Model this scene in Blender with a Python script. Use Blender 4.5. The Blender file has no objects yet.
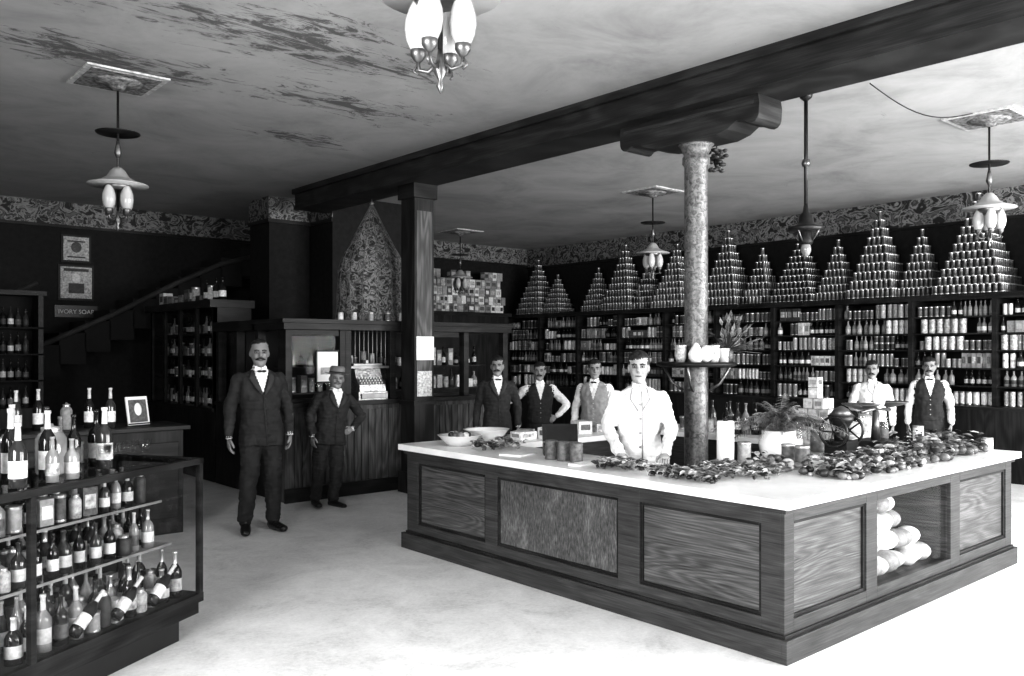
import bpy, math, random
from mathutils import Vector, Matrix, kdtree, noise
random.seed(7)
S=bpy.context.scene
S.view_settings.view_transform='Standard'
S.view_settings.look='None'
S.view_settings.exposure=0.15
S.view_settings.gamma=0.82
pi=math.pi
# ---------------------------------------------------------------- materials
def newmat(name):
    m=bpy.data.materials.new(name); m.use_nodes=True
    nt=m.node_tree; b=nt.nodes['Principled BSDF']
    return m,nt,b
def coords(nt,scale=(1,1,1)):
    tc=nt.nodes.new('ShaderNodeTexCoord'); mp=nt.nodes.new('ShaderNodeMapping')
    mp.inputs['Scale'].default_value=scale
    nt.links.new(tc.outputs['Object'],mp.inputs['Vector']); return mp.outputs['Vector']
def ramp(nt,src,stops):
    r=nt.nodes.new('ShaderNodeValToRGB')
    while len(r.color_ramp.elements)<len(stops): r.color_ramp.elements.new(0.5)
    for e,(p,g) in zip(r.color_ramp.elements,stops):
        e.position=p; e.color=(g,g,g,1)
    nt.links.new(src,r.inputs['Fac']); return r.outputs['Color']
def nz(nt,vec,scale,detail=4,dist=0,rough=.55):
    n=nt.nodes.new('ShaderNodeTexNoise'); n.inputs['Scale'].default_value=scale
    n.inputs['Detail'].default_value=detail; n.inputs['Distortion'].default_value=dist
    n.inputs['Roughness'].default_value=rough
    nt.links.new(vec,n.inputs['Vector']); return n.outputs['Fac']
def mth(nt,op,a,b=None,c=None):
    n=nt.nodes.new('ShaderNodeMath'); n.operation=op
    for i,q in enumerate((a,b,c)):
        if q is None: continue
        if isinstance(q,(int,float)): n.inputs[i].default_value=q
        else: nt.links.new(q,n.inputs[i])
    return n.outputs[0]
def bump(nt,b,src,st,dist=.02):
    n=nt.nodes.new('ShaderNodeBump'); n.inputs['Strength'].default_value=st; n.inputs['Distance'].default_value=dist
    nt.links.new(src,n.inputs['Height']); nt.links.new(n.outputs['Normal'],b.inputs['Normal'])
def M(name,g,rough=.6,metal=0,var=.25,scale=8,bp=0,stretch=(1,1,1),trans=0,spec=.5):
    m,nt,b=newmat(name)
    v=coords(nt,stretch); f=nz(nt,v,scale)
    c=ramp(nt,f,[(.3,g*(1-var)),(.7,min(1,g*(1+var)))])
    nt.links.new(c,b.inputs['Base Color'])
    b.inputs['Roughness'].default_value=rough; b.inputs['Metallic'].default_value=metal
    b.inputs['Specular IOR Level'].default_value=spec
    if trans: b.inputs['Transmission Weight'].default_value=trans
    if bp: bump(nt,b,f,bp)
    return m
def wood(name,g0,g1,rough=.35,grain=(1,1,30),figure=(.6,.6,2.4),freq=38,fig=.55,spec=.35):
    """streaky grain plus cathedral figure from the contour lines of a stretched noise"""
    m,nt,b=newmat(name)
    n1=nz(nt,coords(nt,figure),1.3,1.8,.2)
    s=mth(nt,'SINE',mth(nt,'MULTIPLY',n1,freq)); s=mth(nt,'MULTIPLY_ADD',s,.5,.5)
    n2=nz(nt,coords(nt,grain),3.2,6,0,.65)
    n3=nz(nt,coords(nt,(1,1,1)),1.1,3)
    v=mth(nt,'MULTIPLY_ADD',s,fig*.5,mth(nt,'MULTIPLY',n2,1.0))
    v=mth(nt,'MULTIPLY_ADD',n3,.25,v)
    c=ramp(nt,v,[(.42,g0),(.72,(g0+g1)*.42),(1.05,g1)])
    nt.links.new(c,b.inputs['Base Color']); b.inputs['Roughness'].default_value=rough; b.inputs['Specular IOR Level'].default_value=spec
    bump(nt,b,v,.12,.004)
    return m
def glassmat(name,base=.02,edge=.4,tint=.95):
    m,nt,b=newmat(name); nt.nodes.remove(b)
    o=[n for n in nt.nodes if n.type=='OUTPUT_MATERIAL'][0]
    t=nt.nodes.new('ShaderNodeBsdfTransparent'); t.inputs[0].default_value=(tint,tint,tint,1)
    g=nt.nodes.new('ShaderNodeBsdfGlossy'); g.inputs['Roughness'].default_value=.02
    lw=nt.nodes.new('ShaderNodeLayerWeight'); lw.inputs[0].default_value=.5
    f=mth(nt,'POWER',lw.outputs['Facing'],4.0); f=mth(nt,'MULTIPLY_ADD',f,edge,base)
    mx=nt.nodes.new('ShaderNodeMixShader')
    nt.links.new(f,mx.inputs[0]); nt.links.new(t.outputs[0],mx.inputs[1]); nt.links.new(g.outputs[0],mx.inputs[2])
    nt.links.new(mx.outputs[0],o.inputs['Surface']); return m

DARKW=wood('dark_stained_wood',.005,.026,.45,spec=.2)
DARKV=wood('dark_wood_vertical',.005,.026,.5,(14,14,.6),(2.4,2.4,.5),spec=.2)
OAK=wood('oak_panel',.018,.145,.42,(1,1,34),(.30,.30,2.6),190,.34,.3)
OAKF=wood('oak_frame',.015,.095,.42,(1,1,34),(.6,.6,3),60,.15,.3)
OAKR=wood('oak_quarter_sawn',.006,.22,.4,(26,26,7),(6,6,3),10,.35,.3)
BOARD=wood('wainscot_wood',.02,.12,.5,(16,16,.7),(3,3,.6),60,.5,.25)
BEAMW=wood('beam_wood',.010,.042,.5,spec=.25)
MARBLE=M('marble_top',.72,.3,var=.12,scale=3)
BLACK=M('black_paint',.01,.4)
IRON=M('dark_iron',.03,.4,.6)
BRASS=M('tarnished_brass',.16,.4,.8)
SILVER=M('nickel_plate',.35,.35,.85,var=.5,scale=40,bp=.4)
TIN=M('tin_plate',.5,.3,.7)
PAPER=M('white_paper',.70,.8,var=.06)
CLOTHW=M('white_cloth',.7,.9,var=.08,scale=12,bp=.4)
PORC=M('white_porcelain',.66,.15,var=.04)
GLOBE=M('opal_glass',.42,.12,var=.12,scale=5)
GLASS=glassmat('window_glass')
GLASS2=glassmat('partition_glass',.003,.2)
DG=[M('dark_bottle_glass',.012,.08,var=.3),M('green_bottle_glass',.035,.08,var=.3),M('pale_bottle_glass',.22,.08,var=.3)]
LAB=[M('label_%d'%i,g,.6,var=.55 if i%2 else .25,scale=38) for i,g in enumerate([.64,.40,.22,.09,.50,.04,.30])]
PYR=[M('pyramid_label_%d'%i,g,.3,.3,var=.7,scale=30) for i,g in enumerate([.03,.07,.15])]
LEAF=M('leaf_green',.045,.5,var=.6,scale=10)
LEAF2=M('pale_leaf',.15,.5,var=.6,scale=10)
VEG=[M('vegetable_%d'%i,g,.45,var=.5,scale=18,bp=.5) for i,g in enumerate([.02,.06,.16,.35])]
BREAD=M('bread_crust',.4,.6,var=.4,scale=9,bp=.3)
SHADOW=M('shadow_lining',.008,.9)  # near-black colour puts recess shade into back panels, shelves and stair

# ceiling plaster
m,nt,b=newmat('ceiling_plaster'); v=coords(nt)
f=nz(nt,v,.9,9,.5,.68); base=ramp(nt,f,[(.3,.28),(.5,.39),(.75,.49)])
vs=coords(nt,(.8,2.6,1)); f2=nz(nt,vs,3.0,12,.9,.8)
tc=nt.nodes.new('ShaderNodeTexCoord')
def blob(cx,cy,rx,ry):
    sx=nt.nodes.new('ShaderNodeVectorMath'); sx.operation='SUBTRACT'; sx.inputs[1].default_value=(cx,cy,0)
    nt.links.new(tc.outputs['Object'],sx.inputs[0])
    sl=nt.nodes.new('ShaderNodeVectorMath'); sl.operation='MULTIPLY'; sl.inputs[1].default_value=(1/rx,1/ry,0); nt.links.new(sx.outputs[0],sl.inputs[0])
    ln=nt.nodes.new('ShaderNodeVectorMath'); ln.operation='LENGTH'; nt.links.new(sl.outputs[0],ln.inputs[0])
    return mth(nt,'MULTIPLY',mth(nt,'SUBTRACT',1.0,ln.outputs['Value']),.13)
bl=mth(nt,'MAXIMUM',mth(nt,'MAXIMUM',blob(-2.3,-.45,1.4,.6),blob(-1.3,.8,1.0,.45)),mth(nt,'MAXIMUM',mth(nt,'MAXIMUM',blob(-3.2,.9,1.2,.4),blob(-.9,2.2,.7,.3)),-.075))
thr=mth(nt,'ADD',f2,bl)
st=ramp(nt,thr,[(.56,0),(.61,.75)])
mx=nt.nodes.new('ShaderNodeMixRGB'); mx.inputs[2].default_value=(.035,.035,.035,1)
nt.links.new(st,mx.inputs[0]); nt.links.new(base,mx.inputs[1]); nt.links.new(mx.outputs[0],b.inputs['Base Color'])
b.inputs['Roughness'].default_value=.8; CEIL=m
# floor
m,nt,b=newmat('floor_boards_dusty'); v=coords(nt)
f=nz(nt,v,2.2,9,.4,.75); f3=nz(nt,v,38,6,0,.8)
a=mth(nt,'MULTIPLY_ADD',f3,.55,f)
nt.links.new(ramp(nt,a,[(.55,.48),(.74,.64),(.95,.76)]),b.inputs['Base Color']); b.inputs['Roughness'].default_value=.55
bump(nt,b,f3,.15,.004); FLOOR=m
# wallpaper
WALLP=M('dark_wallpaper',.012,.7,var=.35,scale=14,spec=.2)
m,nt,b=newmat('wallpaper_border'); v=coords(nt,(1,1,1.3))
f=nz(nt,v,4.2,3,2.2); nt.links.new(ramp(nt,f,[(.42,.012),(.47,.16),(.53,.26),(.57,.02),(.68,.12)]),b.inputs['Base Color']); b.inputs['Roughness'].default_value=.7; BORDER=m
m,nt,b=newmat('lace_drapery'); v=coords(nt,(1,1,1))
f=nz(nt,v,11,4,2.2); nt.links.new(ramp(nt,f,[(.36,.008),(.48,.06),(.56,.24),(.62,.04),(.8,.14)]),b.inputs['Base Color']); b.inputs['Roughness'].default_value=.8; LACE=m
m,nt,b=newmat('column_embossed'); v=coords(nt)
f=nz(nt,v,28,4,1); nt.links.new(ramp(nt,f,[(.35,.05),(.6,.17)]),b.inputs['Base Color']); b.inputs['Roughness'].default_value=.4; b.inputs['Metallic'].default_value=.2; bump(nt,b,f,.5,.01); COLM=m

# ---------------------------------------------------------------- mesh builder
class MB:
    def __init__(s): s.v=[];s.f=[];s.m=[];s.mats=[];s.s=[]
    def mi(s,m):
        if m not in s.mats: s.mats.append(m)
        return s.mats.index(m)
    def add(s,vs,fs,m,T=None,smooth=False):
        b=len(s.v)
        if T is not None: vs=[tuple(T@Vector(q)) for q in vs]
        s.v.extend(vs)
        ml=isinstance(m,list)
        k=None if ml else s.mi(m)
        for i,f in enumerate(fs):
            s.f.append([b+j for j in f]); s.m.append(s.mi(m[i]) if ml else k); s.s.append(smooth)
    def box(s,x0,x1,y0,y1,z0,z1,m,T=None):
        vs=[(x0,y0,z0),(x1,y0,z0),(x1,y1,z0),(x0,y1,z0),(x0,y0,z1),(x1,y0,z1),(x1,y1,z1),(x0,y1,z1)]
        s.add(vs,[(0,3,2,1),(4,5,6,7),(0,1,5,4),(1,2,6,5),(2,3,7,6),(3,0,4,7)],m,T)
    def rings(s,rs,m,T=None,smooth=True,ms=None):
        n=len(rs[0]); vs=[q for r in rs for q in r]; fs=[];fm=[]
        for i in range(len(rs)-1):
            for j in range(n):
                fs.append((i*n+j,i*n+(j+1)%n,(i+1)*n+(j+1)%n,(i+1)*n+j)); fm.append(ms[i] if ms else m)
        fs.append(tuple(reversed(range(n)))); fm.append(ms[0] if ms else m)
        fs.append(tuple((len(rs)-1)*n+j for j in range(n))); fm.append(ms[-1] if ms else m)
        s.add(vs,fs,fm,T,smooth)
    def lathe(s,prof,m,c=(0,0,0),seg=12,T=None,ms=None,smooth=True,sq=None):
        rs=[]
        cs=[(math.cos(2*pi*j/seg),math.sin(2*pi*j/seg)) for j in range(seg)]
        for r,z in prof:
            r=max(r,.0004); rs.append([(c[0]+r*a,c[1]+r*b2,c[2]+z) for a,b2 in cs])
        s.rings(rs,m,T,smooth,ms)
    def tube(s,pts,rad,m,seg=8,T=None,flat=None,up=None):
        P=[Vector(p) for p in pts]; n=len(P)
        if not isinstance(rad,(list,tuple)): rad=[rad]*n
        rs=[]; ref=Vector(up) if up else None
        for i in range(n):
            t=(P[min(i+1,n-1)]-P[max(i-1,0)]).normalized()
            if ref is None:
                ref=Vector((0,0,1)) if abs(t.z)<.9 else Vector((0,1,0))
            a=t.cross(ref)
            if a.length<1e-4: a=t.orthogonal()
            a.normalize(); b2=t.cross(a).normalized(); ref=-b2 if not up else Vector(up)
            fl=flat if flat else 1
            rs.append([tuple(P[i]+a*(rad[i]*math.cos(2*pi*j/seg))+b2*(rad[i]*fl*math.sin(2*pi*j/seg))) for j in range(seg)])
        s.rings(rs,m,T,True)
    def ell(s,c,r,m,seg=10,rg=6,T=None):
        rs=[]
        for i in range(rg+1):
            a=-pi/2+pi*i/rg; q=max(math.cos(a),.01)
            rs.append([(c[0]+r[0]*q*math.cos(2*pi*j/seg),c[1]+r[1]*q*math.sin(2*pi*j/seg),c[2]+r[2]*math.sin(a)) for j in range(seg)])
        s.rings(rs,m,T,True)
    def obj(s,name,bevel=0,center=True):
        me=bpy.data.meshes.new(name)
        if center:
            xs=[q[0] for q in s.v]; ys=[q[1] for q in s.v]; zs=[q[2] for q in s.v]
            o=Vector(((min(xs)+max(xs))/2,(min(ys)+max(ys))/2,min(zs)))
        else: o=Vector((0,0,0))
        me.from_pydata([(q[0]-o.x,q[1]-o.y,q[2]-o.z) for q in s.v],[],s.f)
        for mt in s.mats: me.materials.append(mt)
        me.polygons.foreach_set('material_index',s.m); me.polygons.foreach_set('use_smooth',s.s)
        me.update()
        ob=bpy.data.objects.new(name,me); ob.location=o; S.collection.objects.link(ob)
        if bevel:
            bm=ob.modifiers.new('bevel','BEVEL'); bm.width=bevel; bm.segments=2; bm.limit_method='ANGLE'; bm.angle_limit=1.0
        return ob
def TR(x,y,z,rz=0,rx=0,ry=0,sc=1):
    return Matrix.Translation((x,y,z))@Matrix.Rotation(rz,4,'Z')@Matrix.Rotation(rx,4,'X')@Matrix.Rotation(ry,4,'Y')@Matrix.Scale(sc,4)

# ---------------------------------------------------------------- small goods
def can(b,x,y,z,r,h,lab,seg=10,T=None,tin=None):
    tin=tin or TIN
    p=[(r,0),(r,h*.07),(r*.96,h*.1),(r*.96,h*.88),(r,h*.93),(r,h),(r*.85,h*.97)]
    b.lathe(p,tin,(x,y,z),seg,T,[tin,tin,lab,tin,tin,tin],False if seg<8 else True)
def bottle(b,x,y,z,r,h,g,lab,seg=10,T=None,foil=None):
    p=[(r,0),(r,h*.14),(r*1.01,h*.15),(r*1.01,h*.42),(r,h*.43),(r,h*.55),(r*.8,h*.63),(r*.36,h*.73),(r*.3,h*.94),(r*.38,h*.95),(r*.38,h)]
    b.lathe(p,g,(x,y,z),seg,T,[g,g,lab,g,g,g,g,foil or g,foil or g,foil or g])
def jar(b,x,y,z,r,h,cont,seg=12,T=None):
    p=[(r*.9,0),(r,h*.05),(r,h*.7),(r*.8,h*.8),(r*.6,h*.84),(r*.62,h*.86),(r*.65,h*.93),(r*.2,h*.95),(r*.14,h)]
    b.lathe(p,cont,(x,y,z),seg,T,[cont,cont,cont,cont,TIN,TIN,TIN,TIN])
def carton(b,x,y,z,w,d,h,lab,rz=0):
    T=TR(x,y,z,rz); b.box(-w/2,w/2,-d/2,d/2,0,h,lab,T); b.box(-w*.35,w*.35,-d/2-.002,-d/2,h*.3,h*.75,random.choice(LAB),T)
    b.box(-w/2-.002,-w/2,-d*.35,d*.35,h*.3,h*.75,random.choice(LAB),T)

# ---------------------------------------------------------------- room
XL,XR,YF,YB,ZC=-2.5,12.95,-2.0,14.3,3.95
b=MB(); b.box(XL,XR,YF,YB,-.1,0,FLOOR); b.obj('floor')
b=MB(); b.box(XL,XR,YF,YB,ZC,ZC+.1,CEIL); b.obj('ceiling')
def wall(name,x0,x1,y0,y1):
    b=MB(); b.box(x0,x1,y0,y1,0,ZC,WALLP); b.obj(name)
wall('wall_back',XL,XR+.15,YB,YB+.15)
wall('wall_right',XR,XR+.15,YF,YB)
PL=M('cream_plaster',.3,.8,var=.1)
b=MB()
LW0,LW1=-1.6,3.2
b.box(XL-.15,XL,LW1,YB,0,ZC,WALLP); b.box(XL-.15,XL,YF,LW0,0,ZC,WALLP); b.box(XL-.15,XL,LW0,LW1,0,.6,WALLP); b.box(XL-.15,XL,LW0,LW1,3.2,ZC,WALLP)
b.obj('wall_left')
wins=[(2.6,5.6),(6.2,9.2),(9.7,12.7)]
b=MB(); y0,y1=YF-.15,YF
b.box(XL-.15,XR+.15,y0,y1,0,.6,PL); b.box(XL-.15,XR+.15,y0,y1,3.4,ZC,PL)
xs=[XL-.15]+[q for w in wins for q in w]+[XR+.15]
for i in range(0,len(xs),2): b.box(xs[i],xs[i+1],y0,y1,.6,3.4,PL)
b.obj('wall_front')
for k,(a,c) in enumerate(wins):
    b=MB()
    for (p,q,r_,s_) in [(a,a+.07,.6,3.4),(c-.07,c,.6,3.4),(a,c,.6,.67),(a,c,3.33,3.4),(a,c,2.75,2.81),((a+c)/2-.03,(a+c)/2+.03,.6,3.4)]:
        b.box(p,q,y0+.03,y1-.03,r_,s_,DARKW)
    b.obj('window_%d'%(k+1))
b=MB()
for (p,q,r_,s_) in [(LW0,LW0+.07,.6,3.2),(LW1-.07,LW1,.6,3.2),(LW0,LW1,.6,.67),(LW0,LW1,3.13,3.2),(.77,.83,.6,3.2)]: b.box(XL-.12,XL-.03,p,q,r_,s_,DARKW)
b.obj('window_4')  # added window, put in the left wall to light the counter's left face
# wallpaper borders
b=MB(); b.box(XR-.012,XR,YF,YB,3.55,ZC,BORDER); b.box(XR-.03,XR,YF,YB,3.51,3.55,DARKW); b.obj('trim_1')
b=MB(); b.box(XL,XR-.03,YB-.012,YB,3.6,ZC,BORDER); b.box(XL,XR-.03,YB-.03,YB,3.56,3.6,DARKW); b.obj('trim_2')
b=MB(); b.box(XL,XL+.02,YF,YB,0,.18,DARKW); b.obj('baseboard_left')
# piers
b=MB()
b.box(5.55,6.2,11.75,12.4,0,ZC,WALLP); b.box(5.535,6.215,11.735,12.415,3.62,ZC-.001,BORDER); b.box(5.52,6.22,11.72,12.42,3.57,3.62,DARKW)
b.box(5.53,6.22,11.73,12.42,0,.2,DARKW); b.obj('wall_pier')
b=MB(); b.box(6.222,7.55,11.1,12.0,0,ZC,WALLP); b.box(6.21,6.222,11.09,11.72,3.62,ZC,BORDER); b.box(6.2,6.222,11.09,11.7,3.57,3.62,DARKW)
b.obj('wall_partition')
# beam
ZB=3.67
b=MB(); b.box(5.62,6.08,YF,11.08,ZB,ZC,BEAMW)
b.box(5.57,5.62,YF,11.08,3.88,ZC,BEAMW); b.box(6.08,6.13,YF,11.08,3.88,ZC,BEAMW)
b.box(5.6,5.62,YF,11.08,ZB,ZB+.04,BEAMW)
b.obj('ceiling_beam')
# round column with corbel
CX,CY=5.9,4.41
b=MB()
b.lathe([(.17,0),(.17,.08),(.13,.12),(.12,.2),(.1,.24),(.098,3.24),(.115,3.26),(.115,3.31),(.1,3.33),(.13,3.4),(.15,3.42)],COLM,(CX,CY,0),24)
pr=[(-.70,ZB),(-.71,3.60)]+[(-.64-.065*math.sin(a),3.52-.065*math.cos(a)+.0) for a in [1.4,1.0,.5,0,-.5,-1.0]]+[(-.5,3.50),(-.42,3.45),(-.3,3.42)]
pr=pr+[(-y,z) for y,z in reversed(pr)]
n=len(pr); vs=[(CX-.16,CY+y,z) for y,z in pr]+[(CX+.16,CY+y,z) for y,z in pr]
b.add(vs,[tuple(range(n)),tuple(reversed(range(n,2*n)))]+[(i,i+n,(i+1)%n+n,(i+1)%n) for i in range(n)],BEAMW)
b.box(CX-.168,CX+.168,CY-.66,CY+.66,3.60,3.63,OAKF)
b.obj('iron_column')
# square column
b=MB(); b.box(5.77,6.05,8.36,8.64,0,ZB,DARKV)
b.box(5.74,6.08,8.33,8.67,0,.25,DARKV); b.box(5.74,6.08,8.33,8.67,3.5,ZB,DARKW); b.box(5.75,6.07,8.34,8.66,1.05,1.1,DARKW)
b.box(5.765,5.77,8.39,8.61,1.2,3.35,DARKV)
b.box(5.80,6.02,8.355,8.36,1.2,3.35,BOARD)
b.box(5.79,6.04,8.345,8.356,1.58,1.86,PAPER)
b.box(5.80,6.01,8.345,8.356,1.15,1.45,LAB[1])
b.obj('square_column')
# ---------------------------------------------------------------- island counter
b=MB()
X0,X1,Y0,Y1=4.2,7.5,2.56,6.16; H=.84
b.box(X0,X0+.58,3.6,Y1,0,H,OAK)
b.box(X0+.58,X1,Y1-.55,Y1,0,H,OAKF)
b.box(X1-.6,X1,3.6,Y1-.55,0,H,OAKF)
b.box(X0,5.22,Y0,3.6,0,H,OAK); b.box(6.36,X1,Y0,3.6,0,H,OAK)
b.box(5.22,6.36,3.1,3.6,0,H,OAKF); b.box(5.22,6.36,Y0,3.1,0,.2,OAKF); b.box(5.22,6.36,Y0,3.1,.78,H,OAKF)
b.box(5.24,6.34,Y0+.01,Y0+.014,.22,.76,GLASS2)
f0=X0-.025
for (p,q) in [(6.0,Y1),(4.96,5.1),(3.56,3.74),(Y0,2.68)]: b.box(f0,X0,p,q,.12,H,OAKF)
for (p,q) in [(5.1,6.0),(3.74,4.96),(2.68,3.56)]:
    b.box(f0,X0,p,q,.74,H,OAKF); b.box(f0,X0,p,q,.12,.22,OAKF)
    for (a,c,d_,e) in [(p,p+.02,.22,.74),(q-.02,q,.22,.74),(p+.02,q-.02,.22,.24),(p+.02,q-.02,.72,.74)]: b.box(X0-.015,X0,a,c,d_,e,DARKW)
b.box(X0-.006,X0,3.76,4.94,.24,.72,OAKR)
g0=Y0-.025
for (p,q) in [(X0-.025,4.27),(5.1,5.24),(6.34,6.5),(7.38,X1)]: b.box(p,q,g0,Y0,.12,H,OAKF)
for (p,q) in [(4.27,5.1),(5.24,6.34),(6.5,7.38)]:
    b.box(p,q,g0,Y0,.76,H,OAKF); b.box(p,q,g0,Y0,.12,.22,OAKF)
    if p!=5.24:
        for (a,c,d_,e) in [(p,p+.02,.22,.76),(q-.02,q,.22,.76),(p+.02,q-.02,.22,.24),(p+.02,q-.02,.74,.76)]: b.box(a,c,Y0-.015,Y0,d_,e,DARKW)
for (p,q) in [(X0,4.3),(5.2,5.35),(6.3,6.45),(7.35,X1)]: b.box(p,q,Y1,Y1+.02,.12,H,OAKF)
b.box(X0-.06,X1+.03,Y0-.06,Y0-.026,0,.13,OAKF); b.box(X0-.06,X0-.026,Y0-.026,Y1+.04,0,.13,OAKF); b.box(X0,X1,Y1,Y1+.04,0,.13,OAKF)
b.box(X0-.04,X1,Y0-.04,Y0-.026,.13,.15,DARKW); b.box(X0-.04,X0-.026,Y0-.026,Y1,.13,.15,DARKW)
b.box(X0-.045,X1+.02,Y0-.045,Y0-.026,.81,H-.001,OAKF); b.box(X0-.045,X0-.026,Y0-.026,Y1+.02,.81,H-.001,OAKF)
b.box(X0-.08,X1+.06,Y0-.08,3.65,H,.89,MARBLE); b.box(X0-.08,X0+.62,3.65,Y1+.06,H,.89,MARBLE)
b.box(X0+.62,X1+.06,Y1-.6,Y1+.06,H,.89,MARBLE); b.box(X1-.65,X1+.06,3.65,Y1-.6,H,.89,MARBLE)
b.obj('island_counter',bevel=.005)
b=MB()
for lay in range(4):
    for i in range(9-lay):
        r=random.uniform(.075,.11)
        b.ell((5.38+.1*(lay%2)*.5+i*.103+random.uniform(-.02,.02)*1,random.uniform(2.69,2.73)+.04*lay+random.uniform(0,.04),.2+r*.7+lay*.12),(r*1.1,r*.95,r*.72),random.choice([BREAD,BREAD,CLOTHW,LAB[2]]),12,8)
b.obj('bread_loaves')

# ---------------------------------------------------------------- office partition
b=MB(); PY=8.8
b.box(4.35,7.6,PY,PY+.1,0,1.06,BOARD)
x=4.36
while x<7.58:
    b.box(x,x+.085,PY-.012,PY,.16,1.0,BOARD); x+=.095
b.box(4.33,7.6,PY-.03,PY,0,.16,DARKW)
b.box(4.3,7.6,PY-.09,PY+.16,1.06,1.11,DARKW)
b.box(4.3,7.62,PY-.06,PY+.75,1.93,2.02,DARKW); b.box(4.27,7.62,PY-.09,PY+.78,2.0,2.05,DARKW)
for xx in (4.35,5.03,5.1,5.72,6.1,6.85,7.52): b.box(xx,xx+.08,PY,PY+.1,1.11,1.93,DARKW)
b.box(4.43,5.03,PY+.04,PY+.045,1.15,1.9,GLASS2)
b.box(6.18,6.85,PY+.04,PY+.045,1.15,1.9,GLASS2)
for xx in (4.43,6.18): 
    b.box(xx,xx+.6,PY+.02,PY+.07,1.11,1.15,DARKW); b.box(xx,xx+.6,PY+.02,PY+.07,1.86,1.93,DARKW)
for i in range(9): b.tube([(5.2+i*.06,PY+.05,1.5),(5.2+i*.06,PY+.05,1.93)],.006,BRASS,6)
b.box(5.11,5.72,PY+.03,PY+.07,1.48,1.51,BRASS)
b.box(4.35,4.45,PY+.1,10.75,0,1.0,DARKV); b.box(4.33,4.47,PY+.1,10.75,1.0,1.05,DARKW); b.box(4.3,4.5,PY+.7,10.75,1.93,2.05,DARKW)
for yy in (8.9,9.5,10.1,10.65): b.box(4.35,4.45,yy,yy+.09,1.05,1.93,DARKW)
b.box(4.39,4.395,9.0,10.65,1.05,1.93,GLASS2)
b.box(4.47,7.55,PY+1.3,PY+1.34,0,1.93,SHADOW)
for zz in (1.2,1.5): b.box(4.5,7.5,PY+.35,PY+.6,zz-.02,zz,DARKW)
b.obj('office_partition',bevel=.004)
b=MB()
for zz in (1.2,1.5):
    x=4.55
    while x<7.45:
        k=random.random(); h=random.uniform(.1,.24); r=random.uniform(.03,.05)
        if k<.5: bottle(b,x,PY+.45,zz,r,h+.04,random.choice(DG),random.choice(LAB))
        elif k<.8: can(b,x,PY+.45,zz,r,h*.8,random.choice(LAB))
        else: carton(b,x,PY+.45,zz,.08,.1,h,random.choice(LAB))
        x+=random.uniform(.09,.13)
b.obj('shelf_goods')
b=MB(); b.box(4.74,5.0,PY-.004,PY+.015,1.34,1.68,PAPER); b.box(4.78,4.96,PY-.008,PY-.004,1.42,1.5,LAB[6]); b.box(4.73,5.01,PY-.01,PY+.02,1.32,1.34,DARKW); b.box(4.73,5.01,PY-.01,PY+.02,1.68,1.7,DARKW); b.obj('wall_calendar')

# glass front cabinet
b=MB()
b.box(4.35,4.85,10.8,13.2,0,.9,DARKV); b.box(4.8,4.85,10.8,13.2,.9,2.25,DARKV); b.box(4.35,4.8,10.8,10.84,.9,2.25,DARKW); b.box(4.35,4.8,13.16,13.2,.9,2.25,DARKW)
b.box(4.28,4.88,10.76,13.24,2.25,2.35,DARKW); b.box(4.32,4.85,10.8,13.2,.9,.95,DARKW)
for yy in (10.8,11.4,12.0,12.6,13.12): b.box(4.35,4.39,yy,yy+.07,.95,2.25,DARKW)
for zz in (1.3,1.6,1.9): b.box(4.4,4.8,10.84,13.16,zz,zz+.02,DARKW)
b.box(4.37,4.375,10.85,13.15,.95,2.25,GLASS2)
for zz in (.95,1.32,1.62,1.92):
    y=10.92
    while y<13.1:
        r=random.uniform(.03,.045)
        if random.random()<.5: can(b,4.52,y,zz,r,random.uniform(.1,.2),random.choice(LAB[:5]))
        else: bottle(b,4.52,y,zz,r,.24,random.choice(DG),random.choice(LAB[:3]))
        y+=.11
b.obj('glass_front_cabinet')
b=MB(); y=10.9
while y<13.0:
    k=random.random()
    if k<.4: carton(b,4.5,y,2.35,.14,.16,random.uniform(.08,.2),random.choice(LAB[:5]))
    elif k<.8: can(b,4.5,y,2.35,.06,random.uniform(.12,.22),random.choice(LAB[:5]))
    else: bottle(b,4.5,y,2.35,.05,.3,DG[0],LAB[0])
    y+=random.uniform(.14,.26)
b.obj('boxed_goods')

# net covered pyramid display: bulky goods under gathered lace, cords radiating from the peak
b=MB(); seg=120; rs=[]
prof=[(.46,0),(.44,.10),(.425,.25),(.42,.40),(.425,.52),(.415,.64),(.38,.76),(.33,.87),(.265,.99),(.20,1.11),(.135,1.23),(.08,1.34),(.038,1.42),(.008,1.48)]
NR=14
def lace_pt(r,z,a,out=0):
    sq=1/(abs(math.cos(a))**3+abs(math.sin(a))**3)**(1/3)
    ridge=abs(math.cos(NR*a/2))
    q=r*(.65+.35*sq)*(1-.06*(1-ridge)*(1-z/1.6)+.05*noise.noise(Vector((math.cos(a)*3,math.sin(a)*3,z*5))))+out
    return (5.72+q*math.cos(a+.4),9.22+q*.8*math.sin(a+.4),2.05+z)
pp=[]
for (a0,b0) in zip(prof[:-1],prof[1:]):
    for k in range(4): pp.append((a0[0]+(b0[0]-a0[0])*k/4,a0[1]+(b0[1]-a0[1])*k/4))
pp.append(prof[-1])
for r,z in pp: rs.append([lace_pt(r,z,2*pi*j/seg) for j in range(seg)])
b.rings(rs,LACE)
for k in range(NR):
    a=2*pi*k/NR
    b.tube([lace_pt(r,z,a,.001) for r,z in pp],.005,LAB[3],6)
    for zi in (5,8):
        r,z=prof[zi]; pts=[]
        for t in range(9):
            aa=a+2*pi/NR*t/8; sag=.05*math.sin(pi*t/8)
            pts.append(lace_pt(r+sag*.2,z-sag,aa,.002))
        b.tube(pts,.004,LAB[2],5)
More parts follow.
